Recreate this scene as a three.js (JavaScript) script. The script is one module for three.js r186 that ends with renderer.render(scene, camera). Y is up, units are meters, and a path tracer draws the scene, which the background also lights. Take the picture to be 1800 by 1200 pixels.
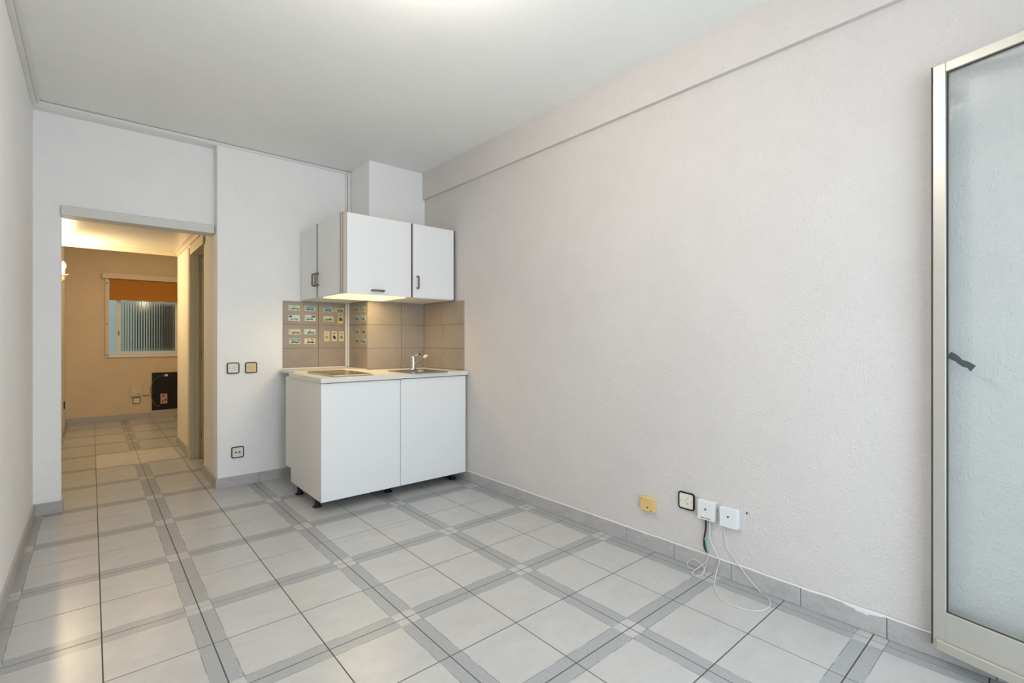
import * as THREE from 'three';
import { RoundedBoxGeometry } from 'three/addons/geometries/RoundedBoxGeometry.js';
import { mergeGeometries } from 'three/addons/utils/BufferGeometryUtils.js';
import { RectAreaLightUniformsLib } from 'three/addons/lights/RectAreaLightUniformsLib.js';

// World: x runs along the kitchen wall, y up, and depth D (= -z) runs from the balcony door to the hall.
const scene = new THREE.Scene();
const camera = new THREE.PerspectiveCamera(2 * Math.atan(600 / 852.43) * 180 / Math.PI, 1.5, 0.02, 60);
camera.position.set(0, 1.14, 0);
camera.rotation.y = -0.7143;
camera.setViewOffset(1800, 1200, 0, 3, 1800, 1200);
scene.background = new THREE.Color().setRGB(0.72, 0.87, 1.0);
scene.backgroundIntensity = 4.0;
const renderer = new THREE.WebGLRenderer({ antialias: true });
renderer.toneMapping = THREE.LinearToneMapping;
renderer.toneMappingExposure = 0.94;
renderer.shadowMap.enabled = true;
RectAreaLightUniformsLib.init();

// ---------------------------------------------------------------- helpers
let seed = 7;
const rnd = () => { seed = (seed * 1664525 + 1013904223) >>> 0; return seed / 4294967296; };
const used = {};
function numbered(name) {
  used[name] = (used[name] ?? -1) + 1;
  return used[name] ? name + '_' + String(used[name]).padStart(3, '0') : name;
}
function uvMetres(g) {                                   // planar uv in metres, chosen by the way a face points
  if (g.index) g = g.toNonIndexed();
  const p = g.attributes.position, n = g.attributes.normal, uv = new Float32Array(p.count * 2);
  for (let i = 0; i < p.count; i += 3) {
    const ax = Math.abs(n.getX(i) + n.getX(i + 1) + n.getX(i + 2)), ay = Math.abs(n.getY(i) + n.getY(i + 1) + n.getY(i + 2)), az = Math.abs(n.getZ(i) + n.getZ(i + 1) + n.getZ(i + 2));
    for (let k = i; k < i + 3; k++) {
      const x = p.getX(k), y = p.getY(k), z = p.getZ(k);
      const [a, b] = ax >= ay && ax >= az ? [z, y] : ay >= az ? [x, z] : [x, y];
      uv[k * 2] = a; uv[k * 2 + 1] = b;
    }
  }
  g.setAttribute('uv', new THREE.BufferAttribute(uv, 2));
  return g;
}
// box between two x, two y and two depths; r rounds its edges
function box(x0, x1, y0, y1, d0, d1, r = 0) {
  const w = x1 - x0, h = y1 - y0, l = d1 - d0;
  const g = r ? new RoundedBoxGeometry(w, h, l, 2, Math.min(r, w / 2.1, h / 2.1, l / 2.1)) : new THREE.BoxGeometry(w, h, l);
  g.translate((x0 + x1) / 2, (y0 + y1) / 2, -(d0 + d1) / 2);
  return uvMetres(g);
}
const merge = (...gs) => mergeGeometries(gs.map((g) => (g.index ? g.toNonIndexed() : g)));
function cyl(r0, r1, from, to, seg = 24) {               // tapered rod between two points given as [x, y, D]
  const a = new THREE.Vector3(from[0], from[1], -from[2]), b = new THREE.Vector3(to[0], to[1], -to[2]);
  const g = new THREE.CylinderGeometry(r1, r0, a.distanceTo(b), seg);
  g.applyQuaternion(new THREE.Quaternion().setFromUnitVectors(new THREE.Vector3(0, 1, 0), b.clone().sub(a).normalize()));
  g.translate((a.x + b.x) / 2, (a.y + b.y) / 2, (a.z + b.z) / 2);
  return g;
}
function lathe(points, at, seg = 32) {
  const g = new THREE.LatheGeometry(points.map(([r, y]) => new THREE.Vector2(r, y)), seg);
  g.translate(at[0], at[1], -at[2]);
  return g;
}
function tube(points, r, seg = 60) {
  return new THREE.TubeGeometry(new THREE.CatmullRomCurve3(points.map(([x, y, d]) => new THREE.Vector3(x, y, -d)), false, 'centripetal'), seg, r, 8);
}
function roundRect(w, h, r, cx = 0, cy = 0, Path = THREE.Shape) {
  const s = new Path(), x = cx - w / 2, y = cy - h / 2;
  s.moveTo(x + r, y); s.lineTo(x + w - r, y); s.absarc(x + w - r, y + r, r, -Math.PI / 2, 0);
  s.lineTo(x + w, y + h - r); s.absarc(x + w - r, y + h - r, r, 0, Math.PI / 2);
  s.lineTo(x + r, y + h); s.absarc(x + r, y + h - r, r, Math.PI / 2, Math.PI);
  s.lineTo(x, y + r); s.absarc(x + r, y + r, r, Math.PI, Math.PI * 1.5);
  return s;
}
const extrude = (s, depth, bevel = 0) => new THREE.ExtrudeGeometry(s, { depth: depth - 2 * bevel, bevelEnabled: bevel > 0, bevelSize: bevel, bevelThickness: bevel, bevelOffset: -bevel, bevelSegments: 2, curveSegments: 8 }).translate(0, 0, bevel);
function wire(mesh) { mesh.castShadow = mesh.receiveShadow = true; return mesh; }
// a Group at a thing's base; its parts are given in world coordinates and moved into it
function thing(name, label, category, [x, y, d], group, kind) {
  const o = new THREE.Group();
  o.name = numbered(name); o.position.set(x, y, -d); o.userData = { label, category };
  if (group) o.userData.group = group;
  if (kind) o.userData.kind = kind;
  scene.add(o);
  return o;
}
function part(parent, name, geometry, material, label) {
  let root = parent; while (root.parent && root.parent !== scene) root = root.parent;
  const m = wire(new THREE.Mesh(geometry.translate(-root.position.x, -root.position.y, -root.position.z), material));
  m.name = name; if (label) m.userData.label = label;
  parent.add(m);
  return m;
}
function local(parent, name, geometry, material, label) { // a part already in its thing's own coordinates
  const m = wire(new THREE.Mesh(geometry, material));
  m.name = name; if (label) m.userData.label = label;
  parent.add(m);
  return m;
}
function solo(name, label, category, geometry, material, kind, group) {
  const m = wire(new THREE.Mesh(geometry, material));
  m.name = numbered(name); m.userData = { label, category };
  if (kind) m.userData.kind = kind;
  if (group) m.userData.group = group;
  scene.add(m);
  return m;
}
const structure = (name, label, category, geometry, material) => solo(name, label, category, geometry, material, 'structure');

// ---------------------------------------------------------------- noise and textures
const perm = new Uint8Array(512); { const p = [...Array(256).keys()]; for (let i = 255; i > 0; i--) { const j = Math.floor(rnd() * (i + 1)); [p[i], p[j]] = [p[j], p[i]]; } for (let i = 0; i < 512; i++) perm[i] = p[i & 255]; }
function vnoise(x, y, wrap = 256) {
  const xi = Math.floor(x), yi = Math.floor(y), fx = x - xi, fy = y - yi, u = fx * fx * (3 - 2 * fx), v = fy * fy * (3 - 2 * fy);
  const m = (a) => ((a % wrap) + wrap) % wrap, h = (a, b) => perm[perm[m(a) & 255] + (m(b) & 255)] / 255;
  return (h(xi, yi) * (1 - u) + h(xi + 1, yi) * u) * (1 - v) + (h(xi, yi + 1) * (1 - u) + h(xi + 1, yi + 1) * u) * v;
}
function texture(size, fill, srgb, repeat) {
  const data = new Uint8Array(size * size * 4);
  for (let y = 0; y < size; y++) for (let x = 0; x < size; x++) {
    const c = fill(x / size, y / size), o = (y * size + x) * 4;
    data[o] = c[0]; data[o + 1] = c[1]; data[o + 2] = c[2]; data[o + 3] = 255;
  }
  const t = new THREE.DataTexture(data, size, size);
  t.wrapS = t.wrapT = THREE.RepeatWrapping; t.magFilter = THREE.LinearFilter; t.minFilter = THREE.LinearMipmapLinearFilter; t.generateMipmaps = true;
  if (srgb) t.colorSpace = THREE.SRGBColorSpace;
  if (repeat) t.repeat.set(repeat, repeat);
  t.needsUpdate = true;
  return t;
}
const stuccoBump = texture(1024, (u, v) => {             // drop-spattered plaster, 0.66 m to a repeat
  const a = vnoise(u * 128, v * 96, 128), b = vnoise(u * 64 + 40, v * 64 + 9, 64), c = vnoise(u * 256, v * 256);
  const g = Math.max(0, a - 0.45) * 1.5 + b * 0.25 + c * 0.12;
  const k = Math.min(255, g * 210); return [k, k, k];
}, false, 1 / 0.66);
const softBump = texture(512, (u, v) => { const k = 110 + 60 * vnoise(u * 32, v * 32, 32) + 60 * vnoise(u * 128, v * 128, 128); return [k, k, k]; }, false, 1 / 0.8);
const paintMap = (r, g, b, amp, size = 512) => texture(size, (u, v) => {
  const k = 1 + amp * (vnoise(u * 5, v * 5, 5) + 0.6 * vnoise(u * 16 + 3, v * 16, 16) + 0.4 * vnoise(u * 64, v * 64, 64) - 1);
  return [Math.min(255, r * k), Math.min(255, g * k), Math.min(255, b * k)];
}, true, 1 / 1.7);
const band = 0.15;                                       // grey glaze along two edges of every floor tile
function tileMap(variant, light, grey) {
  const ox = variant * 17.3, oy = variant * 9.1;
  return texture(512, (u, v) => {
    const bu = u < band, bv = v < band, inBand = bu !== bv;
    let k = 1 + 0.016 * (vnoise(u * 3 + ox, v * 6 + oy) - 0.5) * 2 + 0.012 * (vnoise(u * 10 + ox, v * 22 + oy) - 0.5) * 2 + 0.012 * (vnoise(u * 90 + ox, v * 90 + oy) - 0.5);
    let c = light;
    if (inBand) { c = grey; k = 1 + 0.02 * (vnoise(u * 60 + ox, v * 60) - 0.5) * 2; }
    const edge = Math.min(Math.abs(u - band), Math.abs(v - band));
    const dash = vnoise((Math.abs(u - band) < Math.abs(v - band) ? v : u) * 7 + ox + 30, oy + 50) > 0.5 ? 1 : 0.25;
    if (edge < 0.0035) k *= 1 - 0.42 * dash;
    return [c[0] * k, c[1] * k, c[2] * k].map((q) => Math.min(255, q));
  }, true);
}
const M = (color, roughness = 0.6, o = {}) => new THREE.MeshStandardMaterial({ color, roughness, ...o });
const P = (o) => new THREE.MeshPhysicalMaterial(o);
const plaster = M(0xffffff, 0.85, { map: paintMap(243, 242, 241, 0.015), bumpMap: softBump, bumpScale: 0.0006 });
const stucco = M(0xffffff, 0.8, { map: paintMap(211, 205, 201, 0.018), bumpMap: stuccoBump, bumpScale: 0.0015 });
const ceilingPaint = M(0xffffff, 0.9, { map: paintMap(244, 244, 241, 0.012) });
const hallPaint = M(0xffffff, 0.85, { map: paintMap(236, 229, 214, 0.025), bumpMap: softBump, bumpScale: 0.0006 });
const tanPaint = M(0xffffff, 0.85, { map: paintMap(219, 200, 170, 0.03), bumpMap: softBump, bumpScale: 0.0006 });
const whiteGloss = M(0xe6e5e2, 0.35), creamGloss = M(0xe2d8bf, 0.4);
const laminate = M(0xecedec, 0.32), laminateEdge = M(0xb9b0a2, 0.5), darkEdgeGap = M(0x5b5145, 0.5), laminateWarm = M(0xebe7e1, 0.35);  // the dark brown also stands for shade in the cabinet door gaps
const worktopMat = M(0xe2dfd6, 0.3);
const handleMat = M(0x7d7568, 0.35, { metalness: 0.8 });
const chrome = M(0xd8d8d8, 0.12, { metalness: 1 }), steel = M(0xa8a49c, 0.28, { metalness: 1 });
const black = M(0x0b0b0b, 0.45), blackRubber = M(0x080808, 0.6), hole = M(0x141210, 0.8);
const ivory = M(0xe3dfd0, 0.4), yellowIvory = M(0xdcc79c, 0.45), whitePlastic = M(0xe4e4e4, 0.4);
const skirtMat = [0, 1, 2].map((i) => M(0xffffff, 0.45, { map: texture(256, (u, v) => { const k = 1 + 0.07 * (vnoise(u * 6 + i * 9, v * 18) - 0.5) + 0.05 * (vnoise(u * 40, v * 40 + i * 5) - 0.5); return [181 * k, 177 * k, 175 * k]; }, true, 3.4) }));
const grout = M(0x4f4a45, 0.9);
const alu = M(0xc9c6be, 0.38, { metalness: 0.55 }), aluDark = M(0x3a3532, 0.6);

// ---------------------------------------------------------------- floor: every tile a piece
const T = 0.316, TZ = 0.3219, X0 = 1.0926 * T, D0 = 6.5572 * TZ;      // grid lines x = X0 + i T, D = D0 + j TZ
const floor = new THREE.Group(); floor.name = 'floor';
floor.userData = { kind: 'structure', label: 'pale tiled floor with grey bands forming large squares', category: 'floor' };
scene.add(floor);
part(floor, 'grout', box(-0.6, 2.6, -0.12, -0.0007, -0.66, 9.1), grout);
const lightTile = [191, 190, 188], greyTile = [166, 168, 169];
const tileMats = [0, 1, 2, 3].map((v) => P({ color: 0xffffff, map: tileMap(v, lightTile, greyTile), roughness: 0.27, ior: 1.5 }));
const plainTile = P({ color: 0xffffff, roughness: 0.27, map: texture(256, (u, v) => { const k = 1 + 0.05 * (vnoise(u * 4, v * 14) - 0.5); return [213 * k, 210 * k, 205 * k]; }, true) });
const tileShapes = {};
function tileGeometry(u0, u1, v0, v1, fu, fv) {           // the part of one tile that lies in the room, in fractions of the tile
  const key = [u0, u1, v0, v1, fu, fv].map((k) => (+k).toFixed(3)).join();
  if (tileShapes[key]) return tileShapes[key];
  const gx = 0.0019, gz = 0.0021, b = 0.0007, t = 0.006;
  const xa = u0 * T + (u0 < 0.001 ? gx : 0), xb = u1 * T - (u1 > 0.999 ? gx : 0), za = v0 * TZ + (v0 < 0.001 ? gz : 0), zb = v1 * TZ - (v1 > 0.999 ? gz : 0);
  const ring = (i, y) => [[xa + i, y, za + i], [xb - i, y, za + i], [xb - i, y, zb - i], [xa + i, y, zb - i]];
  const top = ring(b, 0), mid = ring(0, -b), low = ring(0, -t), pos = [], uv = [];
  const put = (...q) => { for (const [x, y, d] of [q[0], q[1], q[2], q[0], q[2], q[3]]) { pos.push(x, y, -d); const a = x / T, c = d / TZ; uv.push(fu ? 1 - a : a, fv ? 1 - c : c); } };
  put(...top);
  for (let k = 0; k < 4; k++) { const n = (k + 1) % 4; put(mid[k], mid[n], top[n], top[k]); put(low[k], low[n], mid[n], mid[k]); }
  const g = new THREE.BufferGeometry();
  g.setAttribute('position', new THREE.Float32BufferAttribute(pos, 3)); g.setAttribute('uv', new THREE.Float32BufferAttribute(uv, 2)); g.computeVertexNormals();
  return (tileShapes[key] = g);
}
function layTiles(xa, xb, da, db) {
  for (let i = Math.floor((xa - X0) / T); X0 + i * T < xb; i++) for (let j = Math.floor((da - D0) / TZ); D0 + j * TZ < db; j++) {
    const x = X0 + i * T, d = D0 + j * TZ;
    const u0 = Math.max(0, (xa - x) / T), u1 = Math.min(1, (xb - x) / T), v0 = Math.max(0, (da - d) / TZ), v1 = Math.min(1, (db - d) / TZ);
    if (u1 - u0 < 0.02 || v1 - v0 < 0.02) continue;
    const plain = (i === -1 || i === 0) && (j === 11 || j === 12);
    const m = wire(new THREE.Mesh(tileGeometry(u0, u1, v0, v1, i % 2 !== 0, j % 2 === 0), plain ? plainTile : tileMats[Math.floor(rnd() * 4)]));
    m.position.set(x, 0, -d); m.name = 'tile'; if (plain) m.userData.label = 'replacement tile without grey bands';
    floor.add(m);
  }
}
const line = (j) => D0 + j * TZ;                         // tiles run on under walls and skirting
layTiles(-0.285, 2.3, -0.45, line(7));
layTiles(-0.285, X0 + 2 * T, line(7), line(14));
layTiles(-0.285, 1.6, line(14), 8.83);

// ---------------------------------------------------------------- walls and ceilings
const CH = 2.65;
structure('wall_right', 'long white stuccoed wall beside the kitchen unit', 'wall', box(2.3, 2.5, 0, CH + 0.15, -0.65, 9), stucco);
structure('wall_left', 'plain white wall opposite the stuccoed wall', 'wall', box(-0.5, -0.285, 0, CH + 0.15, -0.65, 4.5), plaster);
structure('wall_back', 'white wall with sockets behind the kitchen unit', 'wall', box(0.725, 2.3, 0, CH, 4.27, 4.42), plaster);
{ // wall over and beside the doorway
  const s = new THREE.Shape(); s.moveTo(-0.285, 0); s.lineTo(-0.153, 0); s.lineTo(-0.153, 2.0); s.lineTo(0.725, 2.0); s.lineTo(0.725, CH); s.lineTo(-0.285, CH);
  structure('wall_doorway', 'white wall around the open doorway to the hall', 'wall', uvMetres(extrude(s, 0.125).translate(0, 0, -4.5)), plaster);
}
structure('wall_column', 'white square pillar rising above the wall cabinets', 'pillar', box(1.765, 2.3, 0, CH, 3.872, 4.27), plaster);
{ // wall behind the camera with the balcony opening
  const s = new THREE.Shape(); s.moveTo(-0.5, 0); s.lineTo(2.5, 0); s.lineTo(2.5, CH + 0.15); s.lineTo(-0.5, CH + 0.15);
  const h = new THREE.Path(); h.moveTo(0.0, 0.03); h.lineTo(0.0, 2.2); h.lineTo(2.09, 2.2); h.lineTo(2.09, 0.03); s.holes.push(h);
  structure('wall_front', 'white wall with the balcony door opening', 'wall', uvMetres(extrude(s, 0.2).translate(0, 0, 0.45)), plaster);
}
structure('ceiling', 'white ceiling of the room', 'ceiling', box(-0.5, 2.5, CH, CH + 0.15, -0.65, 4.5), ceilingPaint);
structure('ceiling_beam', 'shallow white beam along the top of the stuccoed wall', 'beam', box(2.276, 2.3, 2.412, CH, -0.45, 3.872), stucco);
structure('ceiling_soffit', 'low white soffit over the doorway', 'soffit', box(-0.285, 0.725, 2.622, CH, 4.27, 4.375), plaster);
structure('trim_1', 'white strip under the ceiling above doorway and sockets', 'trim', box(-0.255, 1.75, 2.626, 2.646, 4.257, 4.27, 0.003), whiteGloss);
structure('trim_2', 'white upright strip in the corner above the cabinets', 'trim', merge(box(1.716, 1.732, 0.9, 2.645, 4.252, 4.27, 0.003), box(1.735, 1.763, 0.9, 2.64, 4.244, 4.27, 0.003)), whiteGloss);
structure('trim_3', 'double white moulding along the ceiling of the plain wall', 'trim', merge(box(-0.285, -0.262, 2.617, 2.65, -0.45, 4.27, 0.003), box(-0.262, -0.245, 2.634, 2.65, -0.45, 4.262, 0.003)), whiteGloss);
structure('trim_4', 'grey-white boxed lintel across the top of the doorway', 'lintel', box(-0.152, 0.722, 1.962, 2.026, 4.345, 4.49, 0.006), M(0xd8d6d2, 0.6));
structure('ceiling_balcony', 'concrete slab of the balcony above', 'slab', box(-1.5, 3.5, 2.75, 2.9, -1.7, -0.65), plaster);
structure('floor_balcony', 'balcony floor outside the glazed door', 'balcony', box(-1.5, 3.5, -0.12, -0.01, -1.7, -0.66), M(0xa8a49c, 0.8));

// hall and far room
structure('wall_hall_left', 'cream wall carrying the hall lamp', 'wall', box(-0.45, -0.26, 0, 2.6, 4.5, 9), hallPaint);
structure('wall_hall_right', 'short cream wall end beside the hall door', 'wall', merge(box(0.725, 0.845, 0, 2.6, 4.42, 4.86), box(0.72, 0.845, 2.0, 2.6, 4.86, 5.52), box(0.715, 0.835, 0, 2.6, 5.52, 6.45)), hallPaint);
structure('wall_side_room', 'plain wall of the side room', 'wall', box(0.835, 2.3, 0, 2.6, 6.45, 6.57), hallPaint);
structure('wall_far_right', 'plain wall of the far room', 'wall', box(1.6, 1.75, 0, 2.6, 6.57, 8.83), hallPaint);
{
  const s = new THREE.Shape(); s.moveTo(-0.45, 0); s.lineTo(2.3, 0); s.lineTo(2.3, 2.6); s.lineTo(-0.45, 2.6);
  const h = new THREE.Path(); h.moveTo(0.175, 0.9); h.lineTo(0.175, 1.99); h.lineTo(1.05, 1.99); h.lineTo(1.05, 0.9); s.holes.push(h);
  structure('wall_far', 'tan wall with a window at the end of the hall', 'wall', uvMetres(extrude(s, 0.15).translate(0, 0, -8.98)), tanPaint);
}
structure('ceiling_hall', 'low cream ceiling of the hall', 'ceiling', box(-0.26, 0.72, 2.09, 2.2, 4.5, 6.42), M(0xffffff, 0.3, { map: hallPaint.map }));
structure('ceiling_far', 'ceiling of the far room', 'ceiling', box(-0.45, 2.3, 2.55, 2.7, 4.5, 9), hallPaint);
function crown(a, b) { // moulded cornice strip run between two plan points [x, D], its face to the left of the run
  const prof = new THREE.Shape(); prof.moveTo(0, 0); prof.lineTo(0.042, 0); prof.lineTo(0.042, -0.008); prof.quadraticCurveTo(0.016, -0.012, 0.012, -0.03); prof.lineTo(0.012, -0.042); prof.lineTo(0, -0.042);
  const len = Math.hypot(b[0] - a[0], b[1] - a[1]), g = new THREE.ExtrudeGeometry(prof, { depth: len, bevelEnabled: false, curveSegments: 6 });
  g.rotateY(Math.atan2(b[0] - a[0], -(b[1] - a[1])));
  return g.translate(a[0], 2.09, -a[1]);
}
structure('trim_5', 'cream cornice under the hall ceiling above the hall door', 'cornice', crown([0.715, 4.5], [0.715, 6.42]).clone(), creamGloss);
structure('trim_6', 'cream moulding across the end of the hall ceiling', 'cornice', merge(box(-0.26, 0.715, 2.05, 2.09, 6.395, 6.42, 0.004), box(-0.26, 0.7, 2.074, 2.09, 6.365, 6.4, 0.003)), creamGloss);

// skirting: every piece a tile of its own
function skirting(name, label, along, at, from, to, first, step = 0.2978, thick = 0.011, mats = skirtMat) {
  const o = new THREE.Group(); o.name = name; o.userData = { kind: 'structure', label, category: 'skirting' }; scene.add(o);
  let a = from; const cuts = [from]; for (let c = first; c < to - 0.01; c += step) if (c > from + 0.01) cuts.push(c); cuts.push(to);
  for (let k = 0; k + 1 < cuts.length; k++) {
    const p0 = cuts[k] + (k ? 0.0012 : 0), p1 = cuts[k + 1] - (k + 2 < cuts.length ? 0.0012 : 0), y1 = 0.08 + 0.001 * Math.floor(rnd() * 2);
    const [q0, q1] = at[1] > at[0] ? at : [at[1], at[0]];
    part(o, 'tile', along === 'D' ? box(q0, q1, 0, y1, p0, p1, 0.002) : box(p0, p1, 0, y1, q0, q1, 0.002), mats[Math.floor(rnd() * 3)]);
  }
  return o;
}
const bR = skirting('baseboard_right', 'grey tile skirting along the stuccoed wall', 'D', [2.289, 2.3], -0.45, 3.872, -0.4327);
{ // uneven bead of wall paint along the top of the skirting
  const pts = []; for (let k = 0; k <= 90; k++) { const d = -0.3 + k * 0.0455; pts.push([2.294 - 0.0012 * vnoise(k * 0.7, 3), 0.0815 + 0.003 * (vnoise(k * 0.9, 8) - 0.4), d]); }
  part(bR, 'paint_bead', tube(pts, 0.0042, 270), whiteGloss);
  const smear = (d0, len, drop) => { // dried wall paint run over the skirting face
    const sh = new THREE.Shape(), n = 12; sh.moveTo(0, 0.083);
    for (let k = 0; k <= n; k++) sh.lineTo(k / n * len, 0.083 - drop * (0.25 + 0.75 * Math.sin(k / n * Math.PI)) * (0.6 + 0.6 * vnoise(k * 1.3 + d0 * 20, 5)));
    sh.lineTo(len, 0.083);
    part(bR, 'paint_smear', extrude(sh, 0.0006).rotateY(Math.PI / 2).translate(2.2882, 0, -d0), whiteGloss, 'white paint smear');
  };
  smear(0.47, 0.13, 0.017); smear(0.68, 0.1, 0.006); smear(1.5, 0.06, 0.005);
}
const baseboardLeft = skirting('baseboard_left', 'grey tile skirting along the plain wall', 'D', [-0.285, -0.275], -0.45, 4.375, -0.2);
skirting('baseboard_back', 'grey tile skirting below the sockets', 'X', [4.259, 4.27], 0.714, 1.765, 1.012);
skirting('baseboard_doorway', 'short grey skirting on the doorway pier', 'X', [4.364, 4.375], -0.275, -0.142, 9);
skirting('baseboard_pier', 'grey skirting on the inner side of the doorway pier', 'D', [-0.153, -0.142], 4.375, 4.5, 9);
skirting('baseboard_jamb', 'grey skirting turning the corner into the hall', 'D', [0.714, 0.725], 4.27, 4.845, 9);
skirting('baseboard_hall_right', 'grey skirting on the hall wall beyond the door', 'D', [0.705, 0.715], 5.585, 6.45, 5.9);
skirting('baseboard_hall_left', 'grey skirting below the hall lamp', 'D', [-0.26, -0.25], 4.5, 8.819, 4.8);
skirting('baseboard_far', 'grey skirting under the far window', 'X', [8.819, 8.83], -0.25, 1.6, 0.02, 0.31);

// ---------------------------------------------------------------- glazed balcony leaf, standing open almost against the stuccoed wall
{
  const o = thing('door_1', 'open aluminium glazed door leaf standing near the stuccoed wall', 'door', [2.24, 0, 0.32], null, 'structure');
  const W = 0.76, t = 0.034, lb = (x0, x1, y0, y1, z0, z1, r = 0.002) => uvMetres(new RoundedBoxGeometry(x1 - x0, y1 - y0, z1 - z0, 2, r).translate((x0 + x1) / 2, (y0 + y1) / 2, (z0 + z1) / 2));
  const dir = new THREE.Vector3(-0.2425, 0, 0.9701);     // from the free edge to the hinges
  o.quaternion.setFromUnitVectors(new THREE.Vector3(1, 0, 0), dir);
  // local z points towards the stuccoed wall or away from it: the room side is negative when cross says so
  const room = new THREE.Vector3(0, 0, 1).applyQuaternion(o.quaternion).x < 0 ? 1 : -1;
  const side = (a, b) => (room > 0 ? [a, b] : [-b, -a]);   // a..b measured towards the room
  const [f0, f1] = side(-t, 0);
  local(o, 'stile', lb(0, 0.036, 0.058, 2.1, f0, f1), alu);
  local(o, 'stile', lb(W - 0.036, W, 0.058, 2.1, f0, f1), alu);
  local(o, 'rail', lb(0.036, W - 0.036, 2.067, 2.1, f0, f1), alu);
  local(o, 'rail', lb(0.036, W - 0.036, 0.058, 0.196, f0, f1), alu);
  const [e0, e1] = side(-t - 0.004, 0.001);
  local(o, 'edge_gasket', lb(-0.004, -0.0002, 0.07, 2.1, e0, e1, 0.001), aluDark);
  const [g0, g1] = side(-0.02, -0.014);
  const glass = P({ color: 0xf2f6f6, roughness: 0.02, transmission: 1, thickness: 0, ior: 1.5 });
  local(o, 'glass_pane', new THREE.PlaneGeometry(W - 0.072, 1.871).translate(W / 2, 1.1315, (g0 + g1) / 2), glass);
  const [s0, s1] = side(-0.013, -0.0085);
  local(o, 'glazing_bead', merge(lb(0.036, 0.04, 0.196, 2.067, s0, s1, 0.001), lb(0.04, W - 0.036, 0.196, 0.199, s0, s1, 0.001), lb(0.04, W - 0.036, 2.063, 2.067, s0, s1, 0.001)), aluDark, 'dark rubber glazing seal');
  const [k0, k1] = side(0.0005, 0.014);
  local(o, 'weather_bar', lb(0.014, W - 0.02, 0.062, 0.097, k0, k1, 0.003), M(0xbfbbb0, 0.45, { metalness: 0.4 }));
  // peeled strip of grey tape with ragged edges
  const tp = new THREE.Shape(); const A = [0.039, 1.089], Bp = [0.104, 1.043], ux = 0.816, uy = -0.578;
  const rag = [0.012, 0.0125, 0.0115, 0.007, 0.0115, 0.0125, 0.012], rag2 = [0.012, 0.011, 0.009, 0.0105, 0.012, 0.007, 0.012];
  for (let k = 0; k < 7; k++) { const f = k / 6, x = A[0] + (Bp[0] - A[0]) * f - uy * rag[k], y = A[1] + (Bp[1] - A[1]) * f + ux * rag[k]; k ? tp.lineTo(x, y) : tp.moveTo(x, y); }
  for (let k = 6; k >= 0; k--) { const f = k / 6; tp.lineTo(A[0] + (Bp[0] - A[0]) * f + uy * rag2[k], A[1] + (Bp[1] - A[1]) * f - ux * rag2[k]); }
  const [q0] = side(-0.0165, -0.0155);
  local(o, 'tape_strip', extrude(tp, 0.0006).translate(0, 0, q0), M(0x4b5052, 0.8), 'torn strip of dark grey tape');
}

// ---------------------------------------------------------------- kitchen: base units and worktop
const foot = (x, d) => merge(lathe([[0, 0], [0.03, 0], [0.03, 0.006], [0.024, 0.011], [0.018, 0.013], [0.016, 0.03], [0.016, 0.076], [0, 0.076]], [x, 0, d], 20));
{
  const a = thing('base_cabinet', 'white kitchen base cabinet under the hob with its bare side showing', 'cabinet', [1.13, 0, 3.2], 'kitchen base cabinets');
  const s = new THREE.Shape(); s.moveTo(3.224, 0.076); s.lineTo(3.835, 0.076); s.lineTo(3.835, 0.178); s.lineTo(3.96, 0.178); s.lineTo(3.96, 0.857); s.lineTo(3.224, 0.857);
  part(a, 'side_panel', uvMetres(extrude(s, 0.018).rotateY(Math.PI / 2).translate(1.13, 0, 0)), laminateWarm);
  part(a, 'body', box(1.148, 1.7, 0.076, 0.855, 3.224, 3.86), laminate);
  part(a, 'door', box(1.1305, 1.6995, 0.076, 0.852, 3.202, 3.221, 0.0015), laminate);
  for (const [x, d] of [[1.165, 3.375], [1.163, 3.74], [1.684, 3.362], [1.672, 3.74]]) part(a, 'foot', foot(x, d), blackRubber, 'black plastic foot');
  const b = thing('base_cabinet', 'white kitchen base cabinet under the sink beside the stuccoed wall', 'cabinet', [1.702, 0, 3.2], 'kitchen base cabinets');
  for (const x of [1.7025, 2.265]) part(b, 'side_panel', box(x, x + 0.018, 0.076, 0.855, 3.224, 3.86), laminate);   // open-topped carcass: the sink bowl hangs inside
  part(b, 'bottom_panel', box(1.7206, 2.2648, 0.076, 0.094, 3.224, 3.86), laminate);
  part(b, 'back_panel', box(1.7206, 2.2648, 0.0942, 0.855, 3.848, 3.86), laminate);
  part(b, 'door', box(1.7035, 2.281, 0.076, 0.852, 3.202, 3.221, 0.0015), laminate);
  for (const [x, d] of [[1.74, 3.74], [2.235, 3.33], [2.235, 3.74]]) part(b, 'foot', foot(x, d), blackRubber, 'black plastic foot');
}
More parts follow.
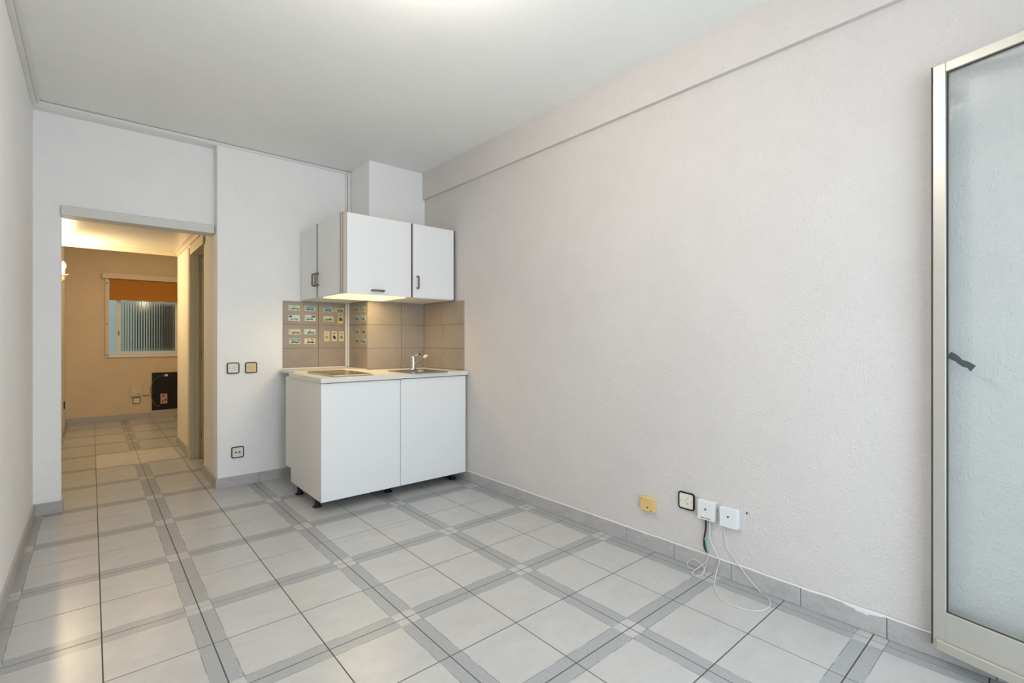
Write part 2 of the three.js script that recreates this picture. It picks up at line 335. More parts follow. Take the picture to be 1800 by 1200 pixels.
{ // worktop with the sink cut-out, and the ledge that closes the space behind it
  const s = new THREE.Shape(); s.moveTo(1.122, -3.182); s.lineTo(2.288, -3.182); s.lineTo(2.288, -3.858); s.lineTo(1.122, -3.858);
  s.holes.push(roundRect(0.27, 0.26, 0.04, 1.937, -3.38, THREE.Path));
  const g = extrude(s, 0.032, 0.0015).rotateX(-Math.PI / 2);   // shape y (= -D) would become -z
  g.scale(1, 1, -1); const idx = g.attributes.position.count; for (let i = 0; i < idx; i += 3) for (const n of ['position', 'normal', 'uv']) { const at = g.attributes[n], k = at.itemSize; for (let c = 0; c < k; c++) { const t = at.array[(i + 1) * k + c]; at.array[(i + 1) * k + c] = at.array[(i + 2) * k + c]; at.array[(i + 2) * k + c] = t; } }
  solo('worktop', 'white kitchen worktop over both base cabinets', 'worktop', uvMetres(g.translate(0, 0.858, 0)), worktopMat);
  const l = thing('worktop_ledge', 'cream ledge behind the hob against the picture tiles', 'ledge', [1.19, 0.87, 3.86]);
  part(l, 'shelf', box(1.165, 1.742, 0.874, 0.897, 3.862, 4.255, 0.002), worktopMat);
  part(l, 'sealing_strip', box(1.19, 1.712, 0.897, 0.906, 4.243, 4.256, 0.002), whiteGloss);
  part(l, 'dark_gap_block', box(1.155, 1.19, 0.858, 0.8735, 3.87, 3.955), M(0x4a3b2c, 0.7), 'dark brown block painted as a shaded gap');  // fills the gap under the shelf; the shade there is put into its colour
}
{ // two-ring hob
  const h = thing('hob', 'flat two-ring hob set on the worktop', 'hob', [1.36, 0.89, 3.5]);
  part(h, 'frame', box(1.225, 1.5, 0.8905, 0.902, 3.226, 3.772, 0.004), M(0xc9bfa8, 0.3, { metalness: 0.7 }));
  const top = part(h, 'glass_top', box(1.231, 1.494, 0.902, 0.9045, 3.236, 3.766, 0.001), M(0x6f5a3d, 0.16));
  for (const d of [3.4, 3.62]) part(top, 'cooking_zone', new THREE.TorusGeometry(0.082, 0.0016, 6, 40).rotateX(Math.PI / 2).translate(1.363, 0.9047, -d), M(0x9a8a6c, 0.3));
}
{ // inset sink
  const k = thing('sink', 'stainless inset sink in the worktop beside the stuccoed wall', 'sink', [1.937, 0.89, 3.36]);
  const s = roundRect(0.33, 0.4, 0.03, 1.937, 3.365); s.holes.push(roundRect(0.255, 0.245, 0.045, 1.937, 3.38, THREE.Path));
  part(k, 'rim', extrude(s, 0.005, 0.0015).rotateX(-Math.PI / 2).translate(0, 0.8905, 0), steel);
  const walls = [], N = 40, ringAt = (w, h, r) => roundRect(w, h, r, 1.937, 3.38).getSpacedPoints(N);
  const rings = [[ringAt(0.257, 0.247, 0.045), 0.894], [ringAt(0.25, 0.24, 0.045), 0.87], [ringAt(0.235, 0.225, 0.05), 0.775], [ringAt(0.2, 0.19, 0.05), 0.762], [ringAt(0.04, 0.04, 0.019), 0.757]];
  const pos = []; for (let q = 0; q + 1 < rings.length; q++) for (let i = 0; i < N; i++) {
    const [A, ya] = rings[q], [Bq, yb] = rings[q + 1], p = (R, y, n) => [R[n % N].x, y, -R[n % N].y], a = p(A, ya, i), b = p(A, ya, i + 1), c = p(Bq, yb, i + 1), d = p(Bq, yb, i);
    walls.push(...a, ...b, ...c, ...a, ...c, ...d);
  }
  const g = new THREE.BufferGeometry(); g.setAttribute('position', new THREE.Float32BufferAttribute(walls, 3)); g.computeVertexNormals();
  part(k, 'bowl', g, new THREE.MeshStandardMaterial({ color: 0xa8a49c, roughness: 0.3, metalness: 1, side: THREE.DoubleSide }));
  part(k, 'drain', lathe([[0, 0.004], [0.01, 0.004], [0.016, 0.001], [0.022, 0.003], [0.026, 0]], [1.937, 0.757, 3.38], 24), chrome);
  // single-lever tap
  const f = thing('tap', 'small chrome single-lever tap behind the sink', 'tap', [1.99, 0.8955, 3.53]);
  const c = [1.99, 0.8955, 3.53];
  part(f, 'body', lathe([[0, 0], [0.026, 0], [0.026, 0.005], [0.019, 0.009], [0.0175, 0.03], [0.0185, 0.032], [0.0185, 0.078], [0.017, 0.08], [0.0175, 0.083], [0.0185, 0.098], [0.014, 0.108], [0, 0.111]], c, 28), chrome);
  const sp = part(f, 'spout', tube([[1.995, 0.935, 3.522], [2.01, 0.955, 3.49], [2.026, 0.985, 3.45], [2.036, 1.0, 3.425]], 0.0095, 24), chrome);
  part(sp, 'nozzle', cyl(0.0125, 0.0125, [2.034, 0.999, 3.428], [2.045, 1.012, 3.404], 20), whitePlastic, 'pale nozzle');
  const lv = part(f, 'lever', merge(cyl(0.008, 0.006, [1.99, 0.995, 3.53], [1.995, 1.012, 3.522], 14), cyl(0.006, 0.008, [1.993, 1.01, 3.523], [2.018, 1.024, 3.478], 14)), chrome);
  part(lv, 'grip', new THREE.SphereGeometry(0.0085, 14, 10).translate(2.018, 1.024, -3.478), black);
}

// ---------------------------------------------------------------- kitchen: splashback tiles
{
  const o = thing('tile_splashback', 'taupe wall tiles between worktop and wall cabinets', 'tiles', [1.75, 0.89, 4.2], null, 'structure');
  const mats = [0, 1, 2].map((i) => P({ color: 0xffffff, roughness: 0.22, map: texture(128, (u, v) => { const k = 1 + 0.05 * (vnoise(u * 5 + i * 7, v * 5) - 0.5) + 0.03 * (vnoise(u * 30, v * 30 + i) - 0.5); return [156 * k, 144 * k, 134 * k]; }, true, 3) }));
  const g = 0.0012, rows = [[0.892, 1.068], [1.068, 1.268], [1.268, 1.463]];
  const put = (along, q0, q1, cuts) => { for (const [y0, y1] of rows) for (let k = 0; k + 1 < cuts.length; k++) {
    const a = cuts[k] + g, b = cuts[k + 1] - g;
    part(o, 'tile', along === 'X' ? box(a, b, y0 + g, y1 - g, q0, q1, 0.0015) : box(q0, q1, y0 + g, y1 - g, a, b, 0.0015), mats[Math.floor(rnd() * 3)]);
  } };
  put('X', 4.259, 4.269, [1.193, 1.479, 1.716]);
  put('D', 1.746, 1.758, [3.873, 4.244]);
  put('X', 3.86, 3.87, [1.746, 2.059, 2.288]);
  put('D', 2.289, 2.299, [3.243, 3.56, 3.859]);
  const gm = M(0xb4aa9c, 0.8);
  part(o, 'grout', merge(box(1.193, 1.716, 0.892, 1.463, 4.266, 4.27), box(1.757, 1.766, 0.892, 1.463, 3.873, 4.244), box(1.748, 2.289, 0.892, 1.463, 3.8665, 3.873), box(2.296, 2.3, 0.892, 1.463, 3.243, 3.86)), gm);
}
// small picture cards on the tiles: one print sheet, one field of it per card
{
  const cv = document.createElement('canvas'); cv.width = 1024; cv.height = 512; const c = cv.getContext('2d');
  const tall = new Set([7, 12, 13, 14]);
  const paper = ['#c9cdb4', '#b9c9c9', '#cfd6cb', '#d3d8cf', '#b4c4bd', '#c8bf9c', '#cfcbb2', '#c6b48a', '#d0c9b4', '#cad3c6', '#cfcbae', '#cfc8b0', '#d3c59e', '#cfc9a8', '#d0c8a6', '#9fb0a4', '#bdb48a', '#8fb0b0', '#9fb8b0', '#8d9a8c', '#9a947a', '#a39a78', '#8fa79c'];
  const ink = ['#5d7f96', '#2f5f86', '#6f9db8', '#4d6a72', '#2d4f63', '#3a3f30', '#2a3330', '#3c2f1d', '#4d5a42', '#2c4240', '#26302a', '#3a352a', '#a88f5c', '#2b2722', '#7d8266', '#15201f', '#6a6040', '#123040', '#24424a', '#10161a', '#1a1d20', '#2a241a', '#153034'];
  for (let i = 0; i < 23; i++) {
    const w = 128, h = 102, x = (i % 8) * w, y = Math.floor(i / 8) * h, r = () => rnd();
    c.save(); c.beginPath(); c.rect(x, y, w, h); c.clip();
    c.fillStyle = '#b9bfa8'; c.fillRect(x, y, w, h); c.fillStyle = paper[i]; c.fillRect(x + 4, y + 4, w - 8, h - 8);
    if (tall.has(i)) {
      if (i === 7) { c.fillStyle = '#d9c63a'; c.fillRect(x, y + h * 0.78, w, h * 0.22); }
      c.fillStyle = ink[i]; c.beginPath(); c.ellipse(x + w * 0.52, y + h * 0.27, w * 0.2, h * 0.14, 0, 0, 7); c.fill();
      c.beginPath(); c.ellipse(x + w * 0.5, y + h * 0.6, w * 0.3, h * 0.16, 0.2, 0, 7); c.fill();
      c.fillStyle = '#d9d4c0'; c.beginPath(); c.ellipse(x + w * 0.55, y + h * 0.32, w * 0.13, h * 0.09, 0, 0, 7); c.fill();
      c.fillStyle = ink[i]; for (let k = 0; k < 5; k++) c.fillRect(x + w * (0.15 + 0.65 * r()), y + h * (0.5 + 0.25 * r()), w * 0.1, h * 0.06);
    } else {
      if (i % 3 === 1) { c.fillStyle = '#7fb4c8'; c.fillRect(x + 6, y + 6, w - 12, h * 0.35); }
      c.fillStyle = ink[i]; const cx = x + w * (0.42 + 0.2 * r()), cy = y + h * (0.58 + 0.12 * r());
      c.beginPath(); c.moveTo(cx - w * 0.34, cy + h * 0.12); c.quadraticCurveTo(cx - w * 0.3, cy - h * 0.05, cx - w * 0.1, cy - h * 0.08); c.quadraticCurveTo(cx, cy - h * 0.3, cx + w * 0.12, cy - h * 0.08); c.quadraticCurveTo(cx + w * 0.34, cy - h * 0.04, cx + w * 0.36, cy + h * 0.12); c.closePath(); c.fill();
      c.fillStyle = '#12181a'; for (const s of [-0.2, 0.22]) { c.beginPath(); c.ellipse(cx + w * s, cy + h * 0.12, w * 0.075, h * 0.09, 0, 0, 7); c.fill(); }
      c.fillStyle = ink[i]; c.globalAlpha = 0.55; for (let k = 0; k < 14; k++) { c.beginPath(); c.ellipse(x + w * (0.1 + 0.8 * r()), y + h * (0.2 + 0.65 * r()), w * (0.03 + 0.1 * r()), h * (0.02 + 0.07 * r()), r() * 3, 0, 7); c.fill(); } c.globalAlpha = 1;
      c.fillStyle = '#e2e4da'; c.fillRect(cx - w * 0.05, cy - h * 0.14, w * 0.1, h * 0.07);
      if (i === 2 || i === 3) { c.fillStyle = '#1f2a33'; c.beginPath(); c.ellipse(x + w * (i === 2 ? 0.2 : 0.8), y + h * 0.25, w * 0.15, h * 0.16, 0, 0, 7); c.fill(); }
    }
    c.restore();
  }
  const tex = new THREE.CanvasTexture(cv); tex.colorSpace = THREE.SRGBColorSpace;
  const print = M(0xffffff, 0.35, { map: tex }), edge = M(0xcfcdbf, 0.6);
  const wallCards = [[1.280, 1.406, 0.091, 0.045], [1.411, 1.408, 0.092, 0.048], [1.280, 1.323, 0.093, 0.049], [1.411, 1.325, 0.092, 0.052], [1.567, 1.405, 0.088, 0.048], [1.664, 1.403, 0.083, 0.040], [1.566, 1.323, 0.086, 0.046], [1.674, 1.331, 0.047, 0.089], [1.284, 1.207, 0.093, 0.045], [1.409, 1.209, 0.095, 0.044], [1.286, 1.130, 0.089, 0.047], [1.409, 1.129, 0.093, 0.048], [1.552, 1.171, 0.048, 0.089], [1.618, 1.171, 0.046, 0.090], [1.682, 1.171, 0.047, 0.089]];
  const sideCards = [[4.075, 1.405, 0.097, 0.047], [3.945, 1.401, 0.074, 0.049], [4.075, 1.329, 0.097, 0.044], [3.945, 1.324, 0.099, 0.045], [4.072, 1.212, 0.091, 0.044], [3.936, 1.209, 0.093, 0.040], [4.072, 1.135, 0.091, 0.035], [3.936, 1.129, 0.105, 0.041]];
  const labels = ['pale blue vehicle card at the outer top corner of the taupe tiles', 'deep blue vehicle card in the top row of the taupe tiles', 'white vehicle card with a dark oval at its outer end', 'white vehicle card with a dark oval at its inner end', 'blue-green vehicle card in the second column pair, top row', 'cream vehicle card just above the yellow-footed upright card', 'cream vehicle card beside the yellow-footed upright card', 'upright portrait card with a yellow foot on the taupe tiles',
    'pale card with a faint sketch at the start of the third row', 'pale green card with a dark vehicle in the third row', 'cream vehicle card at the start of the lowest card row', 'cream card with a dark vehicle ending the lowest card row', 'faded yellow upright card, first of three in a row', 'upright portrait card with a dark head between two faded ones', 'faded upright card beside the white corner strip',
    'dark card on the pillar side, top row by the corner', 'small cream card on the pillar side, top row by the edge', 'blue card on the pillar side, second row by the corner', 'pale blue card on the pillar side, second row by the edge', 'dark card on the pillar side, third row by the corner', 'grey card on the pillar side, third row by the edge', 'brown card on the pillar side, lowest row by the corner', 'dark green card on the pillar side, lowest row by the edge'];
  const make = (i, w, h) => {
    const g = new THREE.BoxGeometry(w, h, 0.0012), uv = g.attributes.uv, x = (i % 8) / 8, y = 1 - (Math.floor(i / 8) + 1) * 102 / 512;
    for (let k = 16; k < 20; k++) uv.setXY(k, x + uv.getX(k) / 8, y + uv.getY(k) * 102 / 512);
    const m = wire(new THREE.Mesh(g, [edge, edge, edge, edge, print, edge])); m.name = numbered('picture_card');
    m.userData = { label: labels[i], category: 'picture card', group: 'picture cards on the kitchen tiles' }; scene.add(m); return m;
  };
  wallCards.forEach(([x, y, w, h], i) => make(i, w, h).position.set(x, y, -4.2582));
  sideCards.forEach(([d, y, w, h], i) => { const m = make(15 + i, w, h); m.position.set(1.7452, y, -d); m.rotation.y = -Math.PI / 2; });
}

// ---------------------------------------------------------------- kitchen: wall cabinets
function barHandle(parent, axis, at, out) { // bow handle 9 cm long; axis 'y' or 'x'; out = unit vector away from the door
  const L = 0.045, pts = [];
  const P3 = (a, o) => [at[0] + (axis === 'x' ? a : 0) + out[0] * o, at[1] + (axis === 'y' ? a : 0), at[2] + out[1] * o];
  for (const [a, o] of [[-L, 0], [-L, 0.02], [-L + 0.006, 0.026], [0, 0.027], [L - 0.006, 0.026], [L, 0.02], [L, 0]]) pts.push(P3(a, o));
  return part(parent, 'handle', tube(pts, 0.0075, 40), handleMat, 'grey metal bow handle');
}
{
  const y0 = 1.467, y1 = 2.047;
  const h = thing('wall_cabinet', 'white hood wall cabinet with a lift-up door and lamp below', 'cabinet', [1.6, y0, 3.6], 'kitchen wall cabinets');
  part(h, 'body', box(1.356, 1.884, y0 + 0.006, y1, 3.386, 3.857), laminateWarm);
  const d1 = part(h, 'lift_door', box(1.368, 1.878, y0 + 0.004, y1, 3.365, 3.3845, 0.0015), laminate);
  barHandle(d1, 'x', [1.6, y0 + 0.035, 3.366], [0, -1]);
  const d2 = part(h, 'side_door', box(1.335, 1.3545, y0 + 0.004, y1, 3.418, 3.861, 0.0015), laminate);
  barHandle(d2, 'y', [1.336, 1.61, 3.835], [-1, 0]);
  part(h, 'corner_post', merge(box(1.3345, 1.3545, y0 + 0.002, y1, 3.3865, 3.4145, 0.001), box(1.343, 1.366, y0 + 0.002, y1, 3.369, 3.385, 0.001)), laminateEdge, 'beige corner post');
  const glow = part(h, 'lamp_panel', box(1.37, 1.85, y0 - 0.001, y0 + 0.0055, 3.4, 3.83), M(0xf2e6b8, 0.5, { emissive: new THREE.Color().setRGB(1, 0.8, 0.38), emissiveIntensity: 1.5 }), 'glowing yellow lamp panel');
  glow.castShadow = false;
  const L = new THREE.RectAreaLight(new THREE.Color().setRGB(1, 0.74, 0.34), 7, 0.46, 0.4);
  L.position.set(1.61, y0 - 0.006, -3.615); L.rotation.x = -Math.PI / 2; scene.add(L); L.name = 'hood_light';

  const r = thing('wall_cabinet', 'white single-door wall cabinet next to the stuccoed wall', 'cabinet', [2.09, y0, 3.6], 'kitchen wall cabinets');
  part(r, 'body', box(1.887, 2.287, y0, y1 + 0.002, 3.386, 3.857), laminateWarm);
  const d3 = part(r, 'door', box(1.896, 2.276, y0 + 0.004, y1, 3.365, 3.3845, 0.0015), laminate);
  barHandle(d3, 'y', [1.932, 1.59, 3.366], [0, -1]);
  part(r, 'edge_gap_strip', box(2.2775, 2.2875, y0 + 0.002, y1, 3.368, 3.3855, 0.001), darkEdgeGap, 'dark strip painted as the shade of the door gap');
  part(r, 'edge_gap_strip', box(1.8795, 1.8945, y0 + 0.004, y1, 3.374, 3.3855, 0.001), darkEdgeGap, 'dark strip painted as the shade of the door gap');  // gap between the two front doors, its shade laid in as colour

  const l = thing('wall_cabinet', 'white corner wall cabinet turned towards the doorway', 'cabinet', [1.55, y0, 4.06], 'kitchen wall cabinets');
  part(l, 'body', box(1.356, 1.743, y0, y1, 3.868, 4.243), laminateWarm);
  part(l, 'edge_gap_strip', box(1.331, 1.3545, y0 + 0.004, y1, 3.8615, 3.8695, 0.001), darkEdgeGap, 'dark strip painted as the shade of the door gap');  // shade of the side-door gap, drawn as a proud dark strip
  const d4 = part(l, 'door', box(1.335, 1.3545, y0 + 0.004, y1, 3.87, 4.262, 0.0015), laminate);
  barHandle(d4, 'y', [1.336, 1.61, 3.905], [-1, 0]);
}

// ---------------------------------------------------------------- sockets, switches and boxes
function onWall(name, label, category, [x, y, d], turn, group) { const o = thing(name, label, category, [x, y, d], group); o.rotation.y = turn; return o; }
const dot = (r, x, y, z) => new THREE.CylinderGeometry(r, r, 0.0012, 14).rotateX(Math.PI / 2).translate(x, y, z);
function framedPlate(o, w, insert, marks) {
  const f = roundRect(w, w, 0.014); f.holes.push(roundRect(w - 0.014, w - 0.014, 0.008, 0, 0, THREE.Path));
  local(o, 'frame', extrude(f, 0.011, 0.002), black, 'black frame');
  const p = local(o, 'plate', extrude(roundRect(w - 0.0142, w - 0.0142, 0.008), 0.009, 0.001), insert);
  if (marks === 'phone') for (const [x, y] of [[0.008, 0.012], [-0.003, 0], [0.008, -0.012]]) local(p, 'pin_hole', dot(0.0024, x, y, 0.0092), hole);
  if (marks === 'power') for (const x of [-0.0125, 0.0125]) local(p, 'pin_hole', dot(0.0062, x, 0, 0.0092), hole);
  if (marks === 'earth') { local(p, 'socket_well', new THREE.TorusGeometry(0.019, 0.0014, 8, 28).translate(0, 0, 0.009), insert); for (const x of [-0.0095, 0.0095]) local(p, 'pin_hole', dot(0.003, x, 0, 0.0092), hole); }
  if (marks === 'switch') local(p, 'rocker', uvMetres(new RoundedBoxGeometry(0.034, 0.034, 0.008, 2, 0.002).rotateX(0.09).translate(0, 0, 0.009)), insert);
  if (marks !== 'power') for (const x of [-0.029, 0.029]) local(p, 'screw', dot(0.0026, x, 0, 0.0092), M(0x8d8a80, 0.4, { metalness: 0.7 }));
  else local(p, 'screw', dot(0.002, 0, 0, 0.0092), M(0x8d8a80, 0.4, { metalness: 0.7 }));
}
framedPlate(onWall('telephone_socket', 'black-framed ivory telephone socket beside the light switch', 'socket', [0.831, 0.92, 4.27], 0), 0.086, ivory, 'phone');
framedPlate(onWall('light_switch', 'black-framed yellowed light switch beside the kitchen tiles', 'switch', [0.957, 0.92, 4.27], 0), 0.086, yellowIvory, 'switch');
framedPlate(onWall('power_socket', 'black-framed power socket low on the wall below the light switch', 'socket', [0.862, 0.263, 4.27], 0), 0.088, ivory, 'power');
framedPlate(onWall('telephone_socket', 'black-framed ivory telephone socket low on the stuccoed wall', 'socket', [2.3, 0.318, 1.287], -Math.PI / 2), 0.088, ivory, 'phone');
framedPlate(onWall('power_socket', 'black-framed power socket below the cream box in the far room', 'socket', [0.49, 0.264, 8.83], 0), 0.088, ivory, 'earth');
framedPlate(onWall('power_socket', 'black-framed socket on the far end of the hall lamp wall', 'socket', [-0.26, 0.332, 8.16], Math.PI / 2), 0.088, ivory, 'power');
function plainBox(o, w, h, t, mat, bevel = 0.003) { local(o, 'cover', extrude(roundRect(w, h, 0.005), t, bevel), mat); }
{
  const a = onWall('junction_box', 'yellowed junction box low on the stuccoed wall', 'junction box', [2.3, 0.247, 1.507], -Math.PI / 2);
  plainBox(a, 0.084, 0.074, 0.028, M(0xdfc07e, 0.5));
  for (const [x, y] of [[-0.03, 0.026], [0.026, -0.028], [0.004, -0.014]]) local(a, 'screw', dot(x === 0.004 ? 0.0042 : 0.0028, x, y, 0.0284), hole);
  const nib = new THREE.CylinderGeometry(0.003, 0.003, 0.01, 10).translate(-0.004, 0.041, 0.012); local(a, 'cable_stub', nib, whitePlastic);
  const b = onWall('telephone_box', 'white junction box with dark print and black cord beneath', 'junction box', [2.3, 0.304, 1.172], -Math.PI / 2, 'white boxes on the stuccoed wall');
  plainBox(b, 0.086, 0.094, 0.03, whitePlastic);
  local(b, 'screw', dot(0.0048, -0.002, 0.006, 0.0304), M(0x55534e, 0.4, { metalness: 0.8 }));
  for (let k = 0; k < 13; k++) if (k !== 6) local(b, 'print_mark', new THREE.BoxGeometry(0.0028, 0.0034 + 0.001 * (k % 2), 0.0004).translate(-0.026 + k * 0.0039, -0.037, 0.0302), hole);
  const c = onWall('telephone_box', 'white junction box with a single white cable beneath', 'junction box', [2.3, 0.298, 1.061], -Math.PI / 2, 'white boxes on the stuccoed wall');
  plainBox(c, 0.086, 0.092, 0.03, whitePlastic);
  local(c, 'screw', dot(0.0048, -0.001, 0.006, 0.0304), M(0x55534e, 0.4, { metalness: 0.8 }));
  solo('wall_plug', 'tiny grey plug hole beside the white boxes', 'wall plug', new THREE.CylinderGeometry(0.004, 0.004, 0.004, 12).rotateZ(Math.PI / 2).translate(2.299, 0.335, -0.987), hole);
  const white = M(0xd9d8d2, 0.45), green = M(0x3f9f7a, 0.5);
  const w1 = [[2.284, 0.257, 1.158], [2.284, 0.181, 1.157], [2.286, 0.142, 1.148], [2.283, 0.094, 1.114], [2.283, 0.065, 1.111], [2.281, 0.032, 1.12], [2.255, 0.0025, 1.117], [2.169, 0.0025, 1.076], [2.106, 0.0025, 1.03], [2.074, 0.0025, 0.971], [2.083, 0.0025, 0.907], [2.115, 0.0025, 0.86], [2.163, 0.0025, 0.844], [2.208, 0.0025, 0.849], [2.256, 0.0025, 0.88], [2.278, 0.0035, 0.916], [2.283, 0.036, 0.966], [2.283, 0.089, 1.017], [2.295, 0.112, 1.052], [2.296, 0.136, 1.075], [2.296, 0.179, 1.088], [2.286, 0.252, 1.091]];
  solo('telephone_cable', 'thin white cable looping over the floor between the white boxes', 'cable', tube(w1, 0.0022, 260), white);
  const w2 = [[2.284, 0.11, 1.168], [2.281, 0.07, 1.167], [2.281, 0.03, 1.192], [2.25, 0.0025, 1.219], [2.212, 0.0025, 1.21], [2.195, 0.0025, 1.189], [2.218, 0.004, 1.17], [2.255, 0.005, 1.172], [2.278, 0.016, 1.183], [2.279, 0.036, 1.211], [2.281, 0.043, 1.238], [2.281, 0.027, 1.264], [2.277, 0.008, 1.272], [2.258, 0.0025, 1.247], [2.25, 0.006, 1.219]];
  solo('wire_loop', 'white wires coiled into loops against the grey skirting', 'cable', merge(tube(w2, 0.0019, 160), tube([[2.283, 0.096, 1.16], [2.281, 0.049, 1.173], [2.264, 0.0065, 1.18], [2.213, 0.0022, 1.158]], 0.0017, 40)), white);
  const k = thing('power_cable', 'short black cable with green wires under the printed box', 'cable', [2.29, 0.1, 1.18]);
  part(k, 'cord', tube([[2.286, 0.258, 1.179], [2.287, 0.204, 1.181], [2.287, 0.154, 1.189], [2.286, 0.115, 1.186], [2.283, 0.097, 1.172]], 0.0042, 50), black);
  part(k, 'green_wire', merge(tube([[2.286, 0.256, 1.165], [2.287, 0.223, 1.161], [2.287, 0.196, 1.162]], 0.0016, 20), tube([[2.281, 0.165, 1.184], [2.281, 0.14, 1.178], [2.281, 0.12, 1.176], [2.281, 0.097, 1.165]], 0.0026, 30), tube([[2.281, 0.153, 1.182], [2.278, 0.13, 1.172], [2.28, 0.104, 1.168]], 0.0014, 20)), green, 'green wires');
  solo('wall_cover', 'faint round painted cover high on the wall with sockets', 'cover', new THREE.CylinderGeometry(0.045, 0.046, 0.003, 40).rotateX(Math.PI / 2).translate(0.892, 2.329, -4.269), plaster);
}

// ---------------------------------------------------------------- ceiling lamp just above the picture's edge
{
  const o = thing('ceiling_lamp', 'round opal ceiling lamp', 'lamp', [0.82, CH, 1.42]);
  part(o, 'base', lathe([[0, 0], [0.15, 0], [0.15, -0.02], [0.145, -0.024], [0, -0.024]], [0.82, CH, 1.42], 40), whiteGloss);
  part(o, 'shade', lathe([[0.14, 0], [0.138, -0.02], [0.115, -0.05], [0.07, -0.068], [0, -0.074]], [0.82, CH - 0.024, 1.42], 40), M(0xfff4e0, 0.5, { emissive: new THREE.Color().setRGB(1, 0.9, 0.75), emissiveIntensity: 1.3, side: THREE.DoubleSide }));
  const L = new THREE.PointLight(new THREE.Color().setRGB(1, 0.9, 0.79), 3.7, 0, 2);
  L.position.set(0.82, CH - 0.12, -1.42); L.castShadow = true; L.shadow.radius = 6; L.name = 'ceiling_light'; scene.add(L);
}

// ---------------------------------------------------------------- hall: candle wall lamp, door, far window, black panel
{
  const brass = M(0xa98a4a, 0.3, { metalness: 0.9 }), bx = -0.199, bd = 6.15, y = 1.7;
  const o = thing('wall_lamp', 'lit brass candle wall lamp just inside the doorway', 'lamp', [-0.26, y, bd]);
  part(o, 'back_plate', cyl(0.045, 0.04, [-0.26, y, bd], [-0.25, y, bd], 28), brass);
  part(o, 'arm', tube([[-0.252, y, bd], [-0.238, y - 0.024, bd], [-0.22, y - 0.03, bd], [bx - 0.004, y - 0.015, bd], [bx, y + 0.01, bd]], 0.006, 30), brass);
  part(o, 'drip_dish', lathe([[0.007, 0], [0.018, 0.004], [0.038, 0.018], [0.042, 0.02], [0.036, 0.023], [0.016, 0.01], [0, 0.009]], [bx, y + 0.026, bd], 32), M(0xe6d6a8, 0.3));
  part(o, 'candle', cyl(0.012, 0.012, [bx, y, bd], [bx, y + 0.092, bd], 20), M(0xeadfb8, 0.5));
  part(o, 'bulb', lathe([[0, 0], [0.009, 0], [0.012, 0.008], [0.019, 0.026], [0.02, 0.036], [0.015, 0.056], [0.005, 0.076], [0, 0.08]], [bx, y + 0.093, bd], 24), M(0xfff0d0, 0.4, { emissive: new THREE.Color().setRGB(1, 0.8, 0.48), emissiveIntensity: 26 }));
  const L = new THREE.PointLight(new THREE.Color().setRGB(1, 0.77, 0.47), 1.75, 0, 2); L.position.set(bx, y + 0.13, -bd);
  L.castShadow = true; L.shadow.radius = 1; L.name = 'candle_light'; scene.add(L);
}
{ // lamp added to brighten the far wall, unseen above the low hall ceiling
  const o = thing('ceiling_lamp', 'added unseen ceiling lamp brightening the far room', 'lamp', [0.55, 2.55, 7.6]);
  part(o, 'base', lathe([[0, 0], [0.1, 0], [0.1, -0.02], [0, -0.02]], [0.55, 2.55, 7.6], 30), whiteGloss);
  part(o, 'shade', lathe([[0.095, 0], [0.09, -0.02], [0.06, -0.045], [0, -0.055]], [0.55, 2.53, 7.6], 30), M(0xfff0d8, 0.5, { emissive: new THREE.Color().setRGB(1, 0.8, 0.55), emissiveIntensity: 1.5, side: THREE.DoubleSide }));
  const L = new THREE.RectAreaLight(new THREE.Color().setRGB(1, 0.74, 0.44), 72, 0.18, 0.18); L.position.set(0.55, 2.465, -7.6); L.rotation.x = -Math.PI / 2; L.name = 'added_far_light'; scene.add(L);
}
{ // door to the side room: frame, and the leaf swung away into it
  const dm = M(0xd3c6a6, 0.5), o = thing('door_2', 'cream hall door swung open into the side room', 'door', [0.78, 0, 5.5], null, 'structure');
  part(o, 'casing', merge(box(0.7, 0.7148, 0.0, 2.02, 5.51, 5.58, 0.003), box(0.708, 0.7195, 1.95, 2.02, 4.8, 5.51, 0.003)), dm);
  part(o, 'jamb', merge(box(0.705, 0.745, 0, 1.975, 5.5, 5.5195, 0.003), box(0.745, 0.785, 0, 1.975, 5.488, 5.5195, 0.003), box(0.785, 0.845, 0, 1.975, 5.5, 5.5195, 0.002)), dm);
  part(o, 'jamb', box(0.727, 0.843, 0, 1.975, 4.8605, 4.875, 0.002), dm);
  part(o, 'head', box(0.722, 0.843, 1.955, 1.9995, 4.875, 5.5, 0.002), dm);
  const leaf = part(o, 'leaf', box(0.802, 1.4, 0.012, 1.93, 5.452, 5.487, 0.003), M(0xdcc795, 0.45));
  for (const y of [0.2, 0.96, 1.78]) part(leaf, 'hinge', merge(cyl(0.007, 0.007, [0.795, y, 5.478], [0.795, y + 0.08, 5.478], 12)), steel);
}
